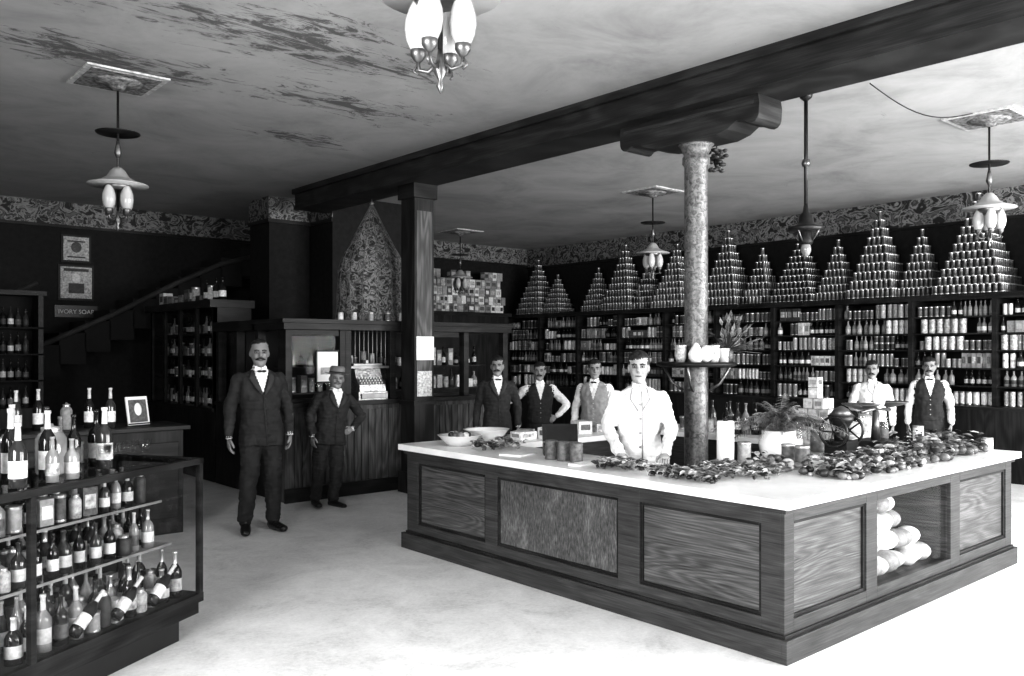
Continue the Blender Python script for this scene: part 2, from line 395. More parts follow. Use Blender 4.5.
b.lathe([(.02,0),(.03,.02),(.01,.05),(0,.08)],SILVER,(5.72,9.22,3.51),8)
for k in range(7):
    a=-2.9+k*.42; can(b,5.72+.52*math.cos(a),9.2+.4*math.sin(a),2.05,.035,.1,LAB[k%5])
b.obj('lace_draped_display')

# cash register
b=MB(); T=TR(5.42,8.82,1.11,0)
b.box(-.2,.2,-.12,.2,0,.1,SILVER,T); b.box(-.17,.17,-.14,-.12,.02,.08,BRASS,T)
pr=[(-.11,.1),(-.1,.18),(-.02,.26),(.02,.40),(.18,.40),(.2,.1)]; n=len(pr)
vs=[(-.18,y,z) for y,z in pr]+[(.18,y,z) for y,z in pr]
b.add(vs,[tuple(range(n)),tuple(reversed(range(n,2*n)))]+[(i,i+n,(i+1)%n+n,(i+1)%n) for i in range(n)],SILVER,T)
b.box(-.2,.2,0.0,.2,.40,.43,BRASS,T); b.box(-.15,.15,.01,.03,.29,.37,BLACK,T)
for i in range(8):
    for j in range(3): b.lathe([(.009,0),(.009,.02),(0,.022)],PORC,(-.14+i*.04,-.085+j*.028,.19+j*.028),8,T)
b.box(-.02,.02,.02,.18,.43,.47,BRASS,T)
b.obj('cash_register',bevel=.004)
# ---------------------------------------------------------------- right wall shelving
b=MB(); SX=12.2
b.box(SX-.25,XR-.02,1.0,YB-.05,0,.92,DARKV); b.box(SX-.28,XR-.02,1.0,YB-.05,.92,.96,DARKW)
b.box(XR-.06,XR-.02,1.0,YB-.05,.96,2.4,SHADOW)
b.box(SX-.04,XR-.02,1.0,YB-.05,2.38,2.46,DARKW); b.box(SX-.07,XR-.02,1.0,YB-.05,2.43,2.46,DARKW)
rows=[.96,1.22,1.46,1.70,1.93,2.16]
for z in rows[1:]: b.box(SX+.02,XR-.06,1.0,YB-.05,z-.02,z,DARKW)
y=1.0; posts=[]
while y<YB-.1:
    b.box(SX,XR-.06,y,y+.06,.96,2.38,DARKW); posts.append(y); y+=1.1
b.obj('grocery_shelving')
b=MB()
for ri,z in enumerate(rows):
    for py in posts:
        y=py+.105; lim=min(py+1.06,YB-.15)
        while y<lim:
            run=random.randint(2,6); k=random.random(); lab=random.choice([LAB[0],LAB[1],LAB[2],LAB[3],LAB[3],LAB[4],LAB[6],LAB[2],LAB[5]]); g=random.choice(DG)
            r=random.choice([.030,.036,.042,.05]); h=random.uniform(.12,.205) if ri else random.uniform(.17,.23)
            if ri==0: k=random.random()*.75
            if random.random()<.05: y+=.12; continue
            for _ in range(run):
                if y>=lim: break
                xx=SX+random.uniform(.08,.14)
                if k<.40: can(b,xx,y,z,r,h,lab,8)
                elif k<.74: bottle(b,xx,y,z,r*.95,.205 if ri else .24,g,lab,8)
                elif k<.90: carton(b,xx,y,z,.1,r*1.9,h,lab)
                else:
                    can(b,xx,y,z,r,.1,lab,8); can(b,xx,y,z+.1,r,.1,lab,8)
                y+=2*r+.005
b.obj('canned_goods')
# can pyramids
def pyramid(name,x,y,z,n,r,h,lab=None):
    b=MB()
    for k in range(n):
        m_=n-k; zz=z+k*h
        for i in range(m_):
            for j in range(m_):
                if 0<i<m_-1 and 0<j<m_-1: continue
                if i>m_/2 and 0<j<m_-1: continue
                can(b,x+(i-(m_-1)/2)*2*r*.9+random.uniform(-.003,.003),y+(j-(m_-1)/2)*2*r+random.uniform(-.003,.003),zz,r*.94,h,random.choice(lab),8)
    return b.obj(name)
PY_=[(13.45,3.62,1),(12.85,3.27,0),(11.69,3.33,0),(10.98,3.72,1),(10.4,3.36,0),(9.75,3.62,1),(8.65,3.75,1),(7.98,3.39,0),(7.28,3.50,3),(6.65,3.4,0),(6.0,3.76,1),(5.38,3.43,0),(4.62,3.84,2),(3.5,3.5,1),(2.3,3.7,1)]
for (y,zt,k) in PY_:
    z=2.46; ht=zt-z
    n,r={2:(12,.038),1:(10,.037),0:(8,.034),3:(10,.038)}[k]
    pyramid('can_pyramid',12.48,y,z,n,r,ht/n,lab=random.choice([[PYR[0],PYR[2]],[PYR[1]],[PYR[1],PYR[0]],[PYR[2],PYR[1]]]) if k!=3 else [PYR[0]])
# back wall cupboard (right of square column)
b=MB()
b.box(9.3,11.85,13.7,YB-.03,0,2.4,DARKV); b.box(9.25,11.9,13.65,YB-.03,2.4,2.47,DARKW)
b.obj('storage_cupboard')
b=MB()
for k in range(5):
    x=9.4+k*.02
    while x<11.75-k*.02:
        w=random.choice([.1,.12,.16]); 
        if k*.17<1.0*random.uniform(.5,1.1):
            carton(b,x+w/2,13.85,2.47+k*.17,w*.92,.14,.165,random.choice([LAB[0],LAB[1],LAB[2],LAB[3],LAB[6]]))
            x+=w
        else: x+=w*1.5
b.obj('stacked_cartons')

# ---------------------------------------------------------------- staircase, posters
b=MB(); n=19
for i in range(n):
    xa=-.2+i*.337; z=(i+1)*.177
    b.box(xa,xa+.35,13.45,YB-.03,max(0,z-.45),z,SHADOW)
PLD=M('grey_plaster',.03,.8)
b.tube([(-.3,13.5,.95),(2.9,13.5,2.65)],.03,PLD,8)
for i in range(8): b.tube([(-.1+i*.4,13.5,.15+i*.21),(-.1+i*.4,13.5,1.05+i*.212)],.018,DARKW,6)
b.tube([(2.9,13.42,1.75),(3.9,13.42,2.23),(4.8,13.42,2.73),(5.5,13.42,3.07),(6.2,13.42,3.28)],.04,PLD,8)
b.obj('staircase')
def poster(name,x,z,w,h,kind):
    b=MB(); y=YB-.0
    b.box(x-w/2,x+w/2,y-.02,y,z,z+h,DARKW); b.box(x-w/2+.03,x+w/2-.03,y-.025,y-.02,z+.03,z+h-.03,LAB[1] if kind else LAB[1])
    if kind==1:
        b.ell((x,y-.026,z+h*.62),(w*.14,.004,h*.13),LAB[0]); b.box(x-w*.22,x+w*.22,y-.029,y-.025,z+h*.2,z+h*.48,LAB[5]); b.box(x-w*.35,x+w*.35,y-.029,y-.025,z+h*.82,z+h*.9,LAB[5])
    elif kind==0:
        b.ell((x,y-.026,z+h*.55),(w*.18,.004,h*.2),LAB[3])
        for i in (0,3): b.box(x-w*.3,x+w*.3,y-.029,y-.025,z+h*(.17+.19*i),z+h*(.22+.19*i),LAB[5])
    return b.obj(name)
poster('framed_notice',3.6,3.04,.42,.42,0)
poster('advertising_poster',3.6,2.46,.5,.54,1)
b=MB(); b.box(3.3,3.9,YB-.02,YB,2.2,2.38,BLACK); sg=b.obj('shop_sign')
tx=bpy.data.curves.new('lettering','FONT'); tx.body='IVORY SOAP'; tx.size=.09; tx.align_x='CENTER'; tx.extrude=.002; tx.materials.append(PAPER)
to=bpy.data.objects.new('lettering',tx); S.collection.objects.link(to); to.parent=sg; to.rotation_euler=(pi/2,0,0); to.location=(0,-.013,.055)

# back bar shelves (left rear)
b=MB()
b.box(-2.2,2.8,12.4,13.1,0,.95,DARKV); b.box(-2.2,2.8,13.05,13.1,.95,2.5,SHADOW); b.box(-2.25,2.83,12.65,13.12,2.42,2.48,DARKW)
for z in (1.3,1.65,2.0): b.box(-2.2,2.8,12.7,13.05,z-.02,z,SHADOW)
for x in (-2.2,-1.1,0,1.0,2.0,2.74): b.box(x,x+.06,12.7,13.05,.95,2.45,DARKW)
b.obj('liquor_shelving')
b=MB()
for z in (.95,1.3,1.65,2.0):
    x=-2.05
    while x<2.68:
        if all(abs(x-(q+.03))>.075 for q in (-2.2,-1.1,0,1.0,2.0,2.74)):
            bottle(b,x,12.82,z,.037,random.uniform(.24,.3),random.choice(DG[:2]),random.choice(LAB),8)
        x+=.088
b.obj('liquor_bottles')

# dark side cabinet
b=MB()
b.box(1.2,2.95,8.05,8.6,.0,.96,DARKV); b.box(1.15,3.0,8.0,8.65,.96,1.0,DARKW); b.box(1.25,2.9,8.03,8.05,.15,.85,DARKW)
b.obj('wooden_counter',bevel=.006)
b=MB(); T=TR(2.62,8.25,1.002,.3,-.2)
b.box(-.11,.11,0,.015,0.005,.27,PAPER,T); b.box(-.09,.09,-.004,0,.03,.24,LAB[3],T); b.ell((0,-.005,.15),(.04,.004,.06),PAPER,10,6,T)
b.box(-.11,.11,-.03,.05,0.01,.02,DARKW,T); b.obj('counter_card')
b=MB()
for x,y,k in [(1.4,8.3,0),(1.6,8.2,1),(1.8,8.35,0),(2.0,8.25,2),(2.2,8.3,0),(2.35,8.2,1)]:
    if k==2: jar(b,x,y,1.0,.05,.24,LAB[2])
    else: bottle(b,x,y,1.0,.045,.36,DG[k],LAB[0],12,None,LAB[4])
b.obj('wine_bottles')

# ---------------------------------------------------------------- glass display case (left)
T=TR(1.97,5.05,0,math.radians(32))
b=MB(); L=2.6; D=.62
b.box(-L+.05,-.12,.08,D-.06,0,.14,BLACK,T)
b.box(-L,-.02,.02,D-.02,.14,.22,DARKW,T)
b.box(-L,0,0,D,.21,.26,DARKW,T)
for x in (-L,-1.24,-.035):
    for y in (0,D-.035): b.box(x,x+.03,y,y+.03,.26,1.03,DARKW,T)
for y in (0,D-.035):
    b.box(-L,0,y,y+.035,1.025,1.06,DARKW,T)
for x in (-L,-.035): b.box(x,x+.035,0,D,1.025,1.06,DARKW,T)
b.box(-L+.02,-.02,.02,D-.02,1.05,1.056,GLASS,T)
b.box(-L+.03,-.03,.012,.016,.26,1.02,GLASS,T); b.box(-.02,-.016,.03,D-.03,.26,1.02,GLASS,T)
b.box(-L+.03,-.03,D-.02,D-.012,.26,1.02,SHADOW,T)
for z,dd in ((.54,.2),(.79,.27)):
    b.box(-L+.03,-.04,dd,D-.03,z,z+.008,GLASS,T); b.box(-L+.03,-.04,dd-.006,dd,z-.003,z+.011,TIN,T)
b.obj('glass_display_case')
b=MB()
def rnd_item(b,x,y,z,hm,T):
    k=random.random(); 
    if k<.50: bottle(b,x,y,z,random.uniform(.026,.042),min(hm,random.uniform(.18,.3)),random.choice([DG[0],DG[1],DG[0],DG[2]]),random.choice([LAB[0],LAB[4],LAB[1],LAB[3]]),12,T,random.choice([None,LAB[4],TIN]))
    elif k<.66: jar(b,x,y,z,random.uniform(.03,.045),min(hm,random.uniform(.11,.2)),random.choice([LAB[1],LAB[6],LAB[3],LAB[5]]),12,T)
    elif k<.82: can(b,x,y,z,random.uniform(.025,.04),min(hm,random.uniform(.07,.15)),random.choice(LAB),12,T)
    else:
        h=min(hm,random.uniform(.06,.16)); T2=T@TR(x,y,z,random.uniform(-.4,.4)); b.box(-.04,.04,-.03,.03,0,h,random.choice(LAB),T2); b.box(-.03,.03,-.032,-.03,h*.25,h*.75,random.choice(LAB),T2)
for z,ys,hm in ((.26,(.10,.19,.28,.37,.46),.27),(.55,(.26,.35,.44,.53),.22),(.80,(.33,.42,.51),.21)):
    for y in ys:
        x=-L+.12
        while x<-.09:
            if abs(x+1.22)>.03: rnd_item(b,x,y+random.uniform(-.01,.01),z,hm,T)
            x+=random.uniform(.082,.11)
for x in (-.35,-.62,-.9):
    T2=T@TR(x,.055,.33,0,0,.9); bottle(b,0,0,-.05,.033,.26,DG[0],LAB[0],12,T2,LAB[4])
b.obj('bottled_goods')
b=MB()
jar(b,-.80,.33,1.06,.075,.26,DG[2],20,T); jar(b,-1.0,.42,1.06,.07,.22,LAB[5],20,T)
for (x,y,r,h,g,l) in [(-.55,.22,.042,.33,1,0),(-.48,.34,.042,.31,0,4),(-.95,.2,.04,.34,0,0),(-1.12,.25,.04,.36,0,0),(-1.2,.4,.045,.33,1,4),(-1.3,.22,.045,.35,0,1),(-1.45,.35,.05,.33,0,0),(-.62,.45,.035,.28,2,1),(-1.05,.55,.045,.42,0,4),(-.88,.5,.04,.36,1,0),(-1.3,.5,.05,.5,0,6),(-1.12,.42,.035,.4,2,6),(-1.2,.12,.04,.3,1,0),(-1.02,.1,.03,.22,2,1),(-.9,.1,.035,.2,2,4),(-.68,.3,.036,.3,0,3),(-.72,.44,.04,.34,1,3)]:
    bottle(b,x,y,1.06,r,h,DG[g],LAB[l],16,T,LAB[4] if l==0 else None)
for (x,y) in [(-.36,.45),(-.42,.54)]: can(b,x,y,1.06,.045,.12,LAB[6],16,T)
for k in range(5): b.lathe([(.03,0),(.03,.005),(.006,.01),(.006,.06),(.03,.09),(.035,.14),(.033,.14),(.028,.095)],GLASS,(-.66+.075*k,.12+.03*(k%2),1.06),16,T)
b.obj('decanter_bottles')
# ---------------------------------------------------------------- chandeliers
PLR=M('rosette_plaster',.5,.7,var=.3,scale=20)
ORN=M('rosette_ornament',.2,.6,var=.8,scale=26,bp=.8)
SHADE=M('enamel_shade',.35,.3,var=.1)
def chand(x,y,glob=4,ros=.32):
    b=MB(); q=ros; z=ZC
    b.box(x-q,x+q,y-q,y+q,z-.015,z,PLR); b.box(x-q*.85,x+q*.85,y-q*.85,y+q*.85,z-.022,z-.015,ORN)
    b.lathe([(.02,-.09),(.05,-.08),(.07,-.05),(.16,-.04),(.2,-.02)],ORN,(x,y,z),16)
    b.tube([(x,y,z-.04),(x,y,2.85)],.010,IRON,8)
    b.lathe([(.015,0),(.17,.0),(.175,.008),(.015,.014)],IRON,(x,y,3.5),24)
    b.lathe([(.015,0),(.03,.04),(.02,.1),(.012,.14)],BRASS,(x,y,3.3),12)
    b.lathe([(.24,0),(.235,.01),(.15,.035),(.09,.07),(.06,.12),(.03,.15),(.012,.15)],SHADE,(x,y,3.07),28)
    b.lathe([(.09,0),(.11,.03),(.09,.06)],BRASS,(x,y,3.03),20)
    for k in range(glob):
        a=2*pi*k/glob+.5; gx=x+.095*math.cos(a); gy=y+.095*math.sin(a)
        b.lathe([(.015,0),(.030,.01),(.046,.045),(.053,.085),(.050,.125),(.038,.165),(.024,.195),(.018,.2)],GLOBE,(gx,gy,2.86),16)
        b.lathe([(.008,-.04),(.018,-.03),(.03,-.012),(.031,.010),(.026,.016)],BRASS,(gx,gy,2.86),12)
        b.tube([(gx,gy,2.83),(x+.09*math.cos(a),y+.09*math.sin(a),2.79),(x+.05*math.cos(a),y+.05*math.sin(a),2.78),(x,y,2.82)],.008,BRASS,6)
        b.tube([(gx,gy,2.82),(gx+.02*math.cos(a),gy+.02*math.sin(a),2.79),(gx,gy,2.775)],.005,BRASS,6)
    b.lathe([(.0,0),(.006,.01),(.016,.03),(.007,.05),(.024,.08),(.028,.1),(.016,.13),(.01,.17)],BRASS,(x,y,2.69),12)
    b.obj('gas_chandelier')
for (x,y) in [(2.22,7.54),(1.97,2.68),(8.95,3.22),(9.5,7.85),(9.95,12.9)]: chand(x,y)
b=MB(); x,y=6.85,3.95
b.lathe([(.015,-.08),(.05,-.05),(.06,0)],IRON,(x,y,ZC),12)
b.tube([(x,y,ZC-.05),(x,y,2.9)],.017,IRON,10)
b.lathe([(.03,0),(.04,.03),(.03,.06)],BRASS,(x,y,3.3),10)
b.lathe([(.05,.0),(.06,.02),(.065,.1),(.10,.11),(.15,.12),(.155,.15),(.08,.17),(.065,.2),(.06,.25),(.03,.28),(.015,.36)],IRON,(x,y,2.62),20)
b.ell((x,y,2.58),(.045,.045,.065),DG[2],12,8)
for k in range(4):
    a=k*pi/2; b.tube([(x+.05*math.cos(a),y+.05*math.sin(a),2.64),(x+.1*math.cos(a),y+.1*math.sin(a),2.70),(x+.13*math.cos(a),y+.13*math.sin(a),2.75)],.008,BRASS,6)
b.obj('arc_lamp')
b=MB()
for i in range(40):
    a=random.uniform(0,2*pi); r=random.uniform(0,.1); b.ell((7.3+r*math.cos(a),5.2+r*math.sin(a),3.62+random.uniform(-.1,.12)),(.03,.03,.02),LEAF)
b.tube([(7.3,5.2,3.6),(7.3,5.2,ZC)],.006,IRON,6)
b.obj('hanging_ornament')
b=MB(); pts=[]
for i in range(13):
    t=i/12; pts.append((7.0+t*1.62,3.45-t*.2,ZC-.01-.14*math.sin(pi*t)))
b.tube(pts,.005,IRON,6); b.obj('electric_wire')

# ---------------------------------------------------------------- things on the island
ZT=.891
b=MB(); b.lathe([(.11,.0),(.3,0),(.33,.01),(.33,.035),(.3,.04),(.11,.04)],DARKW,(CX,CY,1.56),28)
for k in range(4):
    a=k*pi/2+.4; b.tube([(CX+.11*math.cos(a),CY+.11*math.sin(a),1.36),(CX+.2*math.cos(a),CY+.2*math.sin(a),1.42),(CX+.28*math.cos(a),CY+.28*math.sin(a),1.56)],.012,BRASS,6)
b.obj('column_shelf')
b=MB()
for a,rr,kind in [(-2.5,.23,0),(-1.8,.22,1),(-1.3,.23,2),(-2.15,.24,3),(-3.1,.22,1)]:
    x=CX+rr*math.cos(a); y=CY+rr*math.sin(a); z=1.6
    if kind==0:
        b.lathe([(.04,0),(.06,.03),(.065,.07),(.045,.11),(.03,.13),(.02,.15),(.005,.16)],PORC,(x,y,z),16)
        b.tube([(x+.05,y,z+.06),(x+.09,y,z+.08),(x+.11,y,z+.13)],[.014,.01,.008],PORC,8)
    elif kind==1: b.lathe([(.035,0),(.05,.05),(.045,.12),(.05,.14)],LAB[1],(x,y,z),14)
    elif kind==2: b.lathe([(.05,0),(.06,.1),(.065,.11),(.055,.115)],BREAD,(x,y,z),14)
    else: b.ell((x,y,z+.07),(.055,.055,.07),PORC,14,8)
b.obj('porcelain_vases')
# potted fern: arching fronds with fine drooping leaflets
b=MB(); fx,fy=5.62,3.46
b.lathe([(.09,0),(.13,.05),(.145,.12),(.12,.19),(.125,.22),(.10,.215)],PORC,(fx,fy,ZT),24)
for i in range(58):
    a=random.uniform(0,2*pi); el=random.uniform(.55,1.45); l=random.uniform(.34,.58); dr=random.uniform(.9,1.5); mt=random.choice([LEAF,LEAF2,LEAF2])
    pts=[]; K=22
    for k in range(K+1):
        t=k/K; h=l*math.cos(el)*t+.05*t*t; v=l*(math.sin(el)*t-dr*t*t*.5)
        pts.append(Vector((fx+h*math.cos(a),fy+h*math.sin(a),ZT+.2+v)))
    b.tube(pts,.0022,mt,4)
    sd=Vector((-math.sin(a),math.cos(a),0))
    for k in range(3,K+1):
        p=pts[k]; t=(pts[k]-pts[k-1]).normalized(); ll=.050*math.sin(pi*min(1,(k+3)/(K+6)))+.006
        for sg in (-1,1):
            q=p+sd*sg*ll+t*ll*.4-Vector((0,0,ll*random.uniform(.3,.8))); w_=t*.0045
            b.add([tuple(p-w_),tuple(p+w_),tuple(q)],[(0,1,2)],mt)
b.obj('potted_fern')
b=MB(); ix,iy=CX+.1,CY-.24
for i in range(70):
    a=random.uniform(-2.6,1.2); el=random.uniform(-.1,1.4); l=random.uniform(.1,.33)
    p0=Vector((ix,iy,1.7)); d=Vector((math.cos(a)*math.cos(el),math.sin(a)*math.cos(el),math.sin(el)))
    p1=p0+d*l; s_=d.cross(Vector((0,0,1))).normalized()*.018
    b.tube([p0,p1],.003,LEAF,4); b.add([tuple(p1-d*.045),tuple(p1+s_),tuple(p1+d*.045),tuple(p1-s_)],[(0,1,2,3)],random.choice([LEAF,LEAF2]))
b.lathe([(.035,0),(.05,.04),(.05,.09),(.04,.1)],VEG[1],(ix,iy,1.6),14)
b.obj('potted_ivy')
def heap(name,x0,x1,y0,y1,n,r0,r1,hgt,mats,leaves=30,z=ZT):
    b=MB(); cx=(x0+x1)/2; cy=(y0+y1)/2
    for i in range(n):
        x=random.uniform(x0,x1); y=random.uniform(y0,y1); r=random.uniform(r0,r1)
        e=max(0,1-max(abs((x-cx)/(x1-x0)*2)**2,abs((y-cy)/(y1-y0)*2)**2))*(.55+.45*math.sin(x*9+1)*math.sin(y*7))
        zz=z+r*.8+hgt*e*random.random()
        T2=TR(x,y,zz,random.uniform(0,6),random.uniform(-.3,.3)); b.ell((0,0,0),(r*random.uniform(1,1.5),r,r*.8),random.choice(mats),9,6,T2)
    for i in range(leaves):
        x=random.uniform(x0,x1); y=random.uniform(y0,y1); T2=TR(x,y,z+.03+hgt*random.random()*.9,random.uniform(0,6),random.uniform(-.6,.6),random.uniform(-.4,.4))
        l=random.uniform(.02,.05); b.add([(-l,0,0),(-l*.3,l*.45,.008),(l*.5,l*.3,.01),(l,0,0),(l*.4,-l*.35,.01),(-l*.4,-l*.4,.008)],[(0,1,2,3,4,5)],random.choice([LEAF,LEAF2,VEG[3]]),T2)
    return b.obj(name)
heap('vegetable_heap',5.05,6.2,2.6,2.98,210,.012,.034,.10,VEG,260)
heap('vegetable_heap',6.3,7.35,2.62,3.1,150,.02,.045,.15,VEG[:3],160)
heap('herb_bundle',4.28,4.54,3.76,4.08,40,.008,.018,.03,VEG[:2],140)
heap('herb_bundle',4.28,4.5,3.1,3.6,46,.008,.018,.03,VEG[:3],160)
heap('herb_bundle',4.55,4.98,2.95,3.5,34,.008,.02,.03,VEG[:3],200)
heap('herb_bundle',4.35,4.7,5.2,5.55,24,.012,.025,.05,VEG,90)
heap('fruit_pile',5.02,5.30,3.08,3.4,60,.02,.03,.10,VEG[1:],16)
b=MB()
for (x,y,w,d,rz) in [(4.40,4.97,.24,.2,.3),(4.36,4.24,.2,.1,.1)]:
    T2=TR(x,y,ZT-.001,rz); b.box(-w/2,w/2,-d/2,d/2,0,.012,PAPER,T2)
b.obj('wrapping_paper')
b=MB(); b.lathe([(.12,0),(.17,.06),(.2,.1),(.21,.105),(.19,.1),(.15,.05),(.1,.02)],PORC,(4.86,5.92,ZT),24); b.obj('enamel_basin')
b=MB(); b.lathe([(.1,0),(.15,.05),(.18,.085),(.19,.09),(.17,.085),(.13,.04),(.08,.02)],PORC,(4.45,5.78,ZT),24)
for k in range(9): b.ell((4.45+.07*math.cos(k*.7),5.78+.07*math.sin(k*.7),ZT+.09),(.03,.03,.028),VEG[k%4])
b.obj('fruit_bowl')
b=MB()
for i,(x,y,h) in enumerate([(5.2,5.8,.07),(5.45,5.72,.1),(5.4,6.0,.06),(5.75,5.9,.09),(6.0,5.85,.12),(6.25,5.9,.08)]): carton(b,x,y,ZT,.2,.14,h,[LAB[0],LAB[4],LAB[1]][i%3],i*.3)
b.obj('paper_parcels')
b=MB()
for i in range(9):
    x=6.45+i*.1; k=i%3; y=5.85+random.uniform(-.15,.1)
    if k==0: bottle(b,x,y,ZT,.04,.3,DG[i%2],LAB[0],12)
    elif k==1: jar(b,x,y,ZT,.042,.22,LAB[6],12)
    else: can(b,x,y,ZT,.042,.15,LAB[1],12)
b.obj('condiment_bottles')
b=MB()
for (x,y) in [(4.4,4.60),(4.41,4.48),(4.42,4.36)]:
    b.lathe([(.048,0),(.050,.01),(.047,.02),(.050,.04),(.047,.05),(.050,.07),(.047,.08),(.050,.1),(.047,.11),(.050,.135),(.042,.14),(.04,.13)],LAB[3],(x,y,ZT),20)
b.obj('metal_canister')
b=MB(); T=TR(4.66,4.76,ZT,-.7)
b.box(-.14,.14,-.1,.1,0,.08,BLACK,T); b.box(-.14,.14,.09,.11,.08,.09,BRASS,T)
b.box(-.14,.14,0,.015,0,.16,BLACK,T@TR(0,.1,.08,0,-.5)); b.box(-.11,.11,-.003,0,.02,.14,IRON,T@TR(0,.1,.08,0,-.5)); b.box(-.1,.1,-.08,.07,.08,.09,IRON,T)
b.obj('open_writing_case')
b=MB()
for (x,y,m_) in [(5.40,3.14,LAB[3]),(5.42,3.26,LAB[3]),(5.3,3.54,LAB[6])]: can(b,x,y,ZT,.05,.15,m_,16)
b.obj('tin_canister')
b=MB()
for i,(x,y) in enumerate([(6.02,3.56),(6.32,3.54),(6.72,3.54),(7.42,3.55)]):
    b.lathe([(.06,0),(.065,.02),(.065,.2),(.05,.24),(.045,.25),(.055,.27),(.03,.3),(.012,.31),(.018,.335),(.004,.345)],GLASS,(x,y,ZT),18)
    b.lathe([(.055,.006),(.058,.02),(.058,.12+.05*(i%2)),(.0,.13+.05*(i%2))],[LAB[0],LAB[2],LAB[4],LAB[3]][i],(x,y,ZT),16)
b.obj('candy_jars')
b=MB(); x,y=7.0,3.4
b.box(x-.17,x+.17,y-.12,y+.12,ZT,ZT+.06,IRON); b.tube([(x,y,ZT+.06),(x,y,ZT+.3)],[.04,.025],BRASS,12)
b.tube([(x-.25,y,ZT+.3),(x,y,ZT+.32),(x+.25,y,ZT+.3)],.014,BRASS,8)
for s_ in (-1,1):
    b.lathe([(.02,0),(.1,.02),(.15,.045),(.155,.05),(.14,.045),(.05,.02)],BRASS,(x+s_*.25,y,ZT+.32),20)
b.lathe([(.0,-.012),(.1,-.01),(.1,.01),(0,.012)],PORC,(0,0,0),24,TR(x,y-.03,ZT+.42,0,pi/2)); b.tube([(x,y,ZT+.3),(x,y,ZT+.42)],.02,BRASS,8)
b.obj('counter_scale')
b=MB(); x,y=6.5,3.36
b.lathe([(.1,0),(.03,.02),(.025,.1),(.14,.13),(.145,.145),(.02,.145)],PORC,(x,y,ZT),24); b.lathe([(.13,.146),(.13,.28),(.10,.35),(.05,.39),(.015,.4),(.02,.43),(.005,.44)],GLASS,(x,y,ZT),24)
b.lathe([(.1,.146),(.1,.22),(.05,.24)],BREAD,(x,y,ZT),20); b.obj('cake_stand')
b=MB(); x,y=6.2,3.28
b.box(x-.09,x+.09,y-.09,y+.09,ZT,ZT+.12,DARKW); b.lathe([(.05,.12),(.06,.16),(.04,.2),(.08,.26),(.1,.31),(.09,.31),(.05,.25)],IRON,(x,y,ZT),18)
b.lathe([(.09,.31),(.05,.36),(.01,.38)],BRASS,(x,y,ZT),18)
for s_ in (-1,1):
    cx_=x+s_*.12
    ring=[(cx_,y+.11*math.cos(2*pi*k/24),ZT+.19+.11*math.sin(2*pi*k/24)) for k in range(25)]
    b.tube(ring,.010,IRON,6)
    for k in range(5): b.tube([(cx_,y,ZT+.19),(cx_,y+.11*math.cos(2*pi*k/5),ZT+.19+.11*math.sin(2*pi*k/5))],.007,IRON,6)
b.tube([(x-.12,y,ZT+.19),(x+.12,y,ZT+.19)],.01,IRON,8)
b.obj('coffee_mill')
b=MB()
for k in range(6):
    for j in range(5-k if k<4 else 1): 
        for i in range(2 if k<4 else 1): carton(b,7.1+i*.1,4.0+(j-(4-min(k,4))/2)*.1,ZT+k*.095,.09,.09,.09,random.choice([LAB[0],LAB[4],LAB[2]]))
b.obj('carton_pyramid')
b=MB()
for i in range(16):
    y=4.5+i*.075; k=random.random()
    if k<.4: bottle(b,7.2+random.uniform(-.15,.15),y,ZT,.04,.3,random.choice(DG),random.choice(LAB),12)
    elif k<.7: jar(b,7.2+random.uniform(-.15,.15),y,ZT,.036,.2,random.choice(LAB),12)
    else: can(b,7.2+random.uniform(-.15,.15),y,ZT,.036,.13,random.choice(LAB),12)
b.obj('preserve_jars')
b=MB(); 
b.lathe([(.06,0),(.06,.3),(.055,.31),(.02,.31)],PAPER,(5.1,3.56,ZT),20); b.lathe([(.015,.31),(.015,.33),(0,.335)],DARKW,(5.1,3.56,ZT),10)
b.obj('paper_roll')
b=MB()
for (x,y,m_,h) in [(7.44,3.0,LAB[3],.12),(7.46,3.25,LAB[0],.16),(7.46,2.7,LAB[0],.1)]: can(b,x,y,ZT,.045,h,m_,16)
b.obj('tin_mugs')

# ---------------------------------------------------------------- people
SKIN=M('skin',.20,.6,var=.18,scale=6); SKINL=M('skin_light',.27,.6,var=.15,scale=6)
HAIRD=M('dark_hair',.010,.6,scale=60); HAIRG=M('grey_hair',.12,.7,scale=60)
SUIT=M('dark_suit',.014,.85,var=.45,scale=9,bp=.5); SUIT2=M('charcoal_suit',.019,.85,var=.45,scale=9,bp=.5)
LAPEL=M('lapel_cloth',.030,.8); SHOE=M('leather_shoe',.012,.3)
WHT=M('white_coat',.62,.85,var=.12,scale=9,bp=.8); VESTG=M('grey_vest',.18,.8,var=.15,scale=30); HATM=M('felt_hat',.14,.8)
SEAM=M('cloth_seam',.25,.8)
EYE=M('eye_dark',.01,.3); EYEW=M('eye_white',.22,.3); LIP=M('lip',.08,.5); SOCKSHADE=M('eye_socket_shade',.11,.6)  # darker skin tone paints the shade of the eye sockets
def lerp_prof(pr,step=.018):
    out=[]
    for a,c in zip(pr[:-1],pr[1:]):
        n=max(1,int(abs(c[0]-a[0])/step))
        for k in range(n):
            t=k/n; out.append(tuple(a[i]+(c[i]-a[i])*t for i in range(len(a))))
    out.append(pr[-1]); return out
def smoothprof(pr):
    p=lerp_prof(pr)
    for _ in range(2):
        p=[p[0]]+[(p[i][0],)+tuple((p[i-1][k]+2*p[i][k]+p[i+1][k])/4 for k in range(1,len(p[i]))) for i in range(1,len(p)-1)]+[p[-1]]
    return p
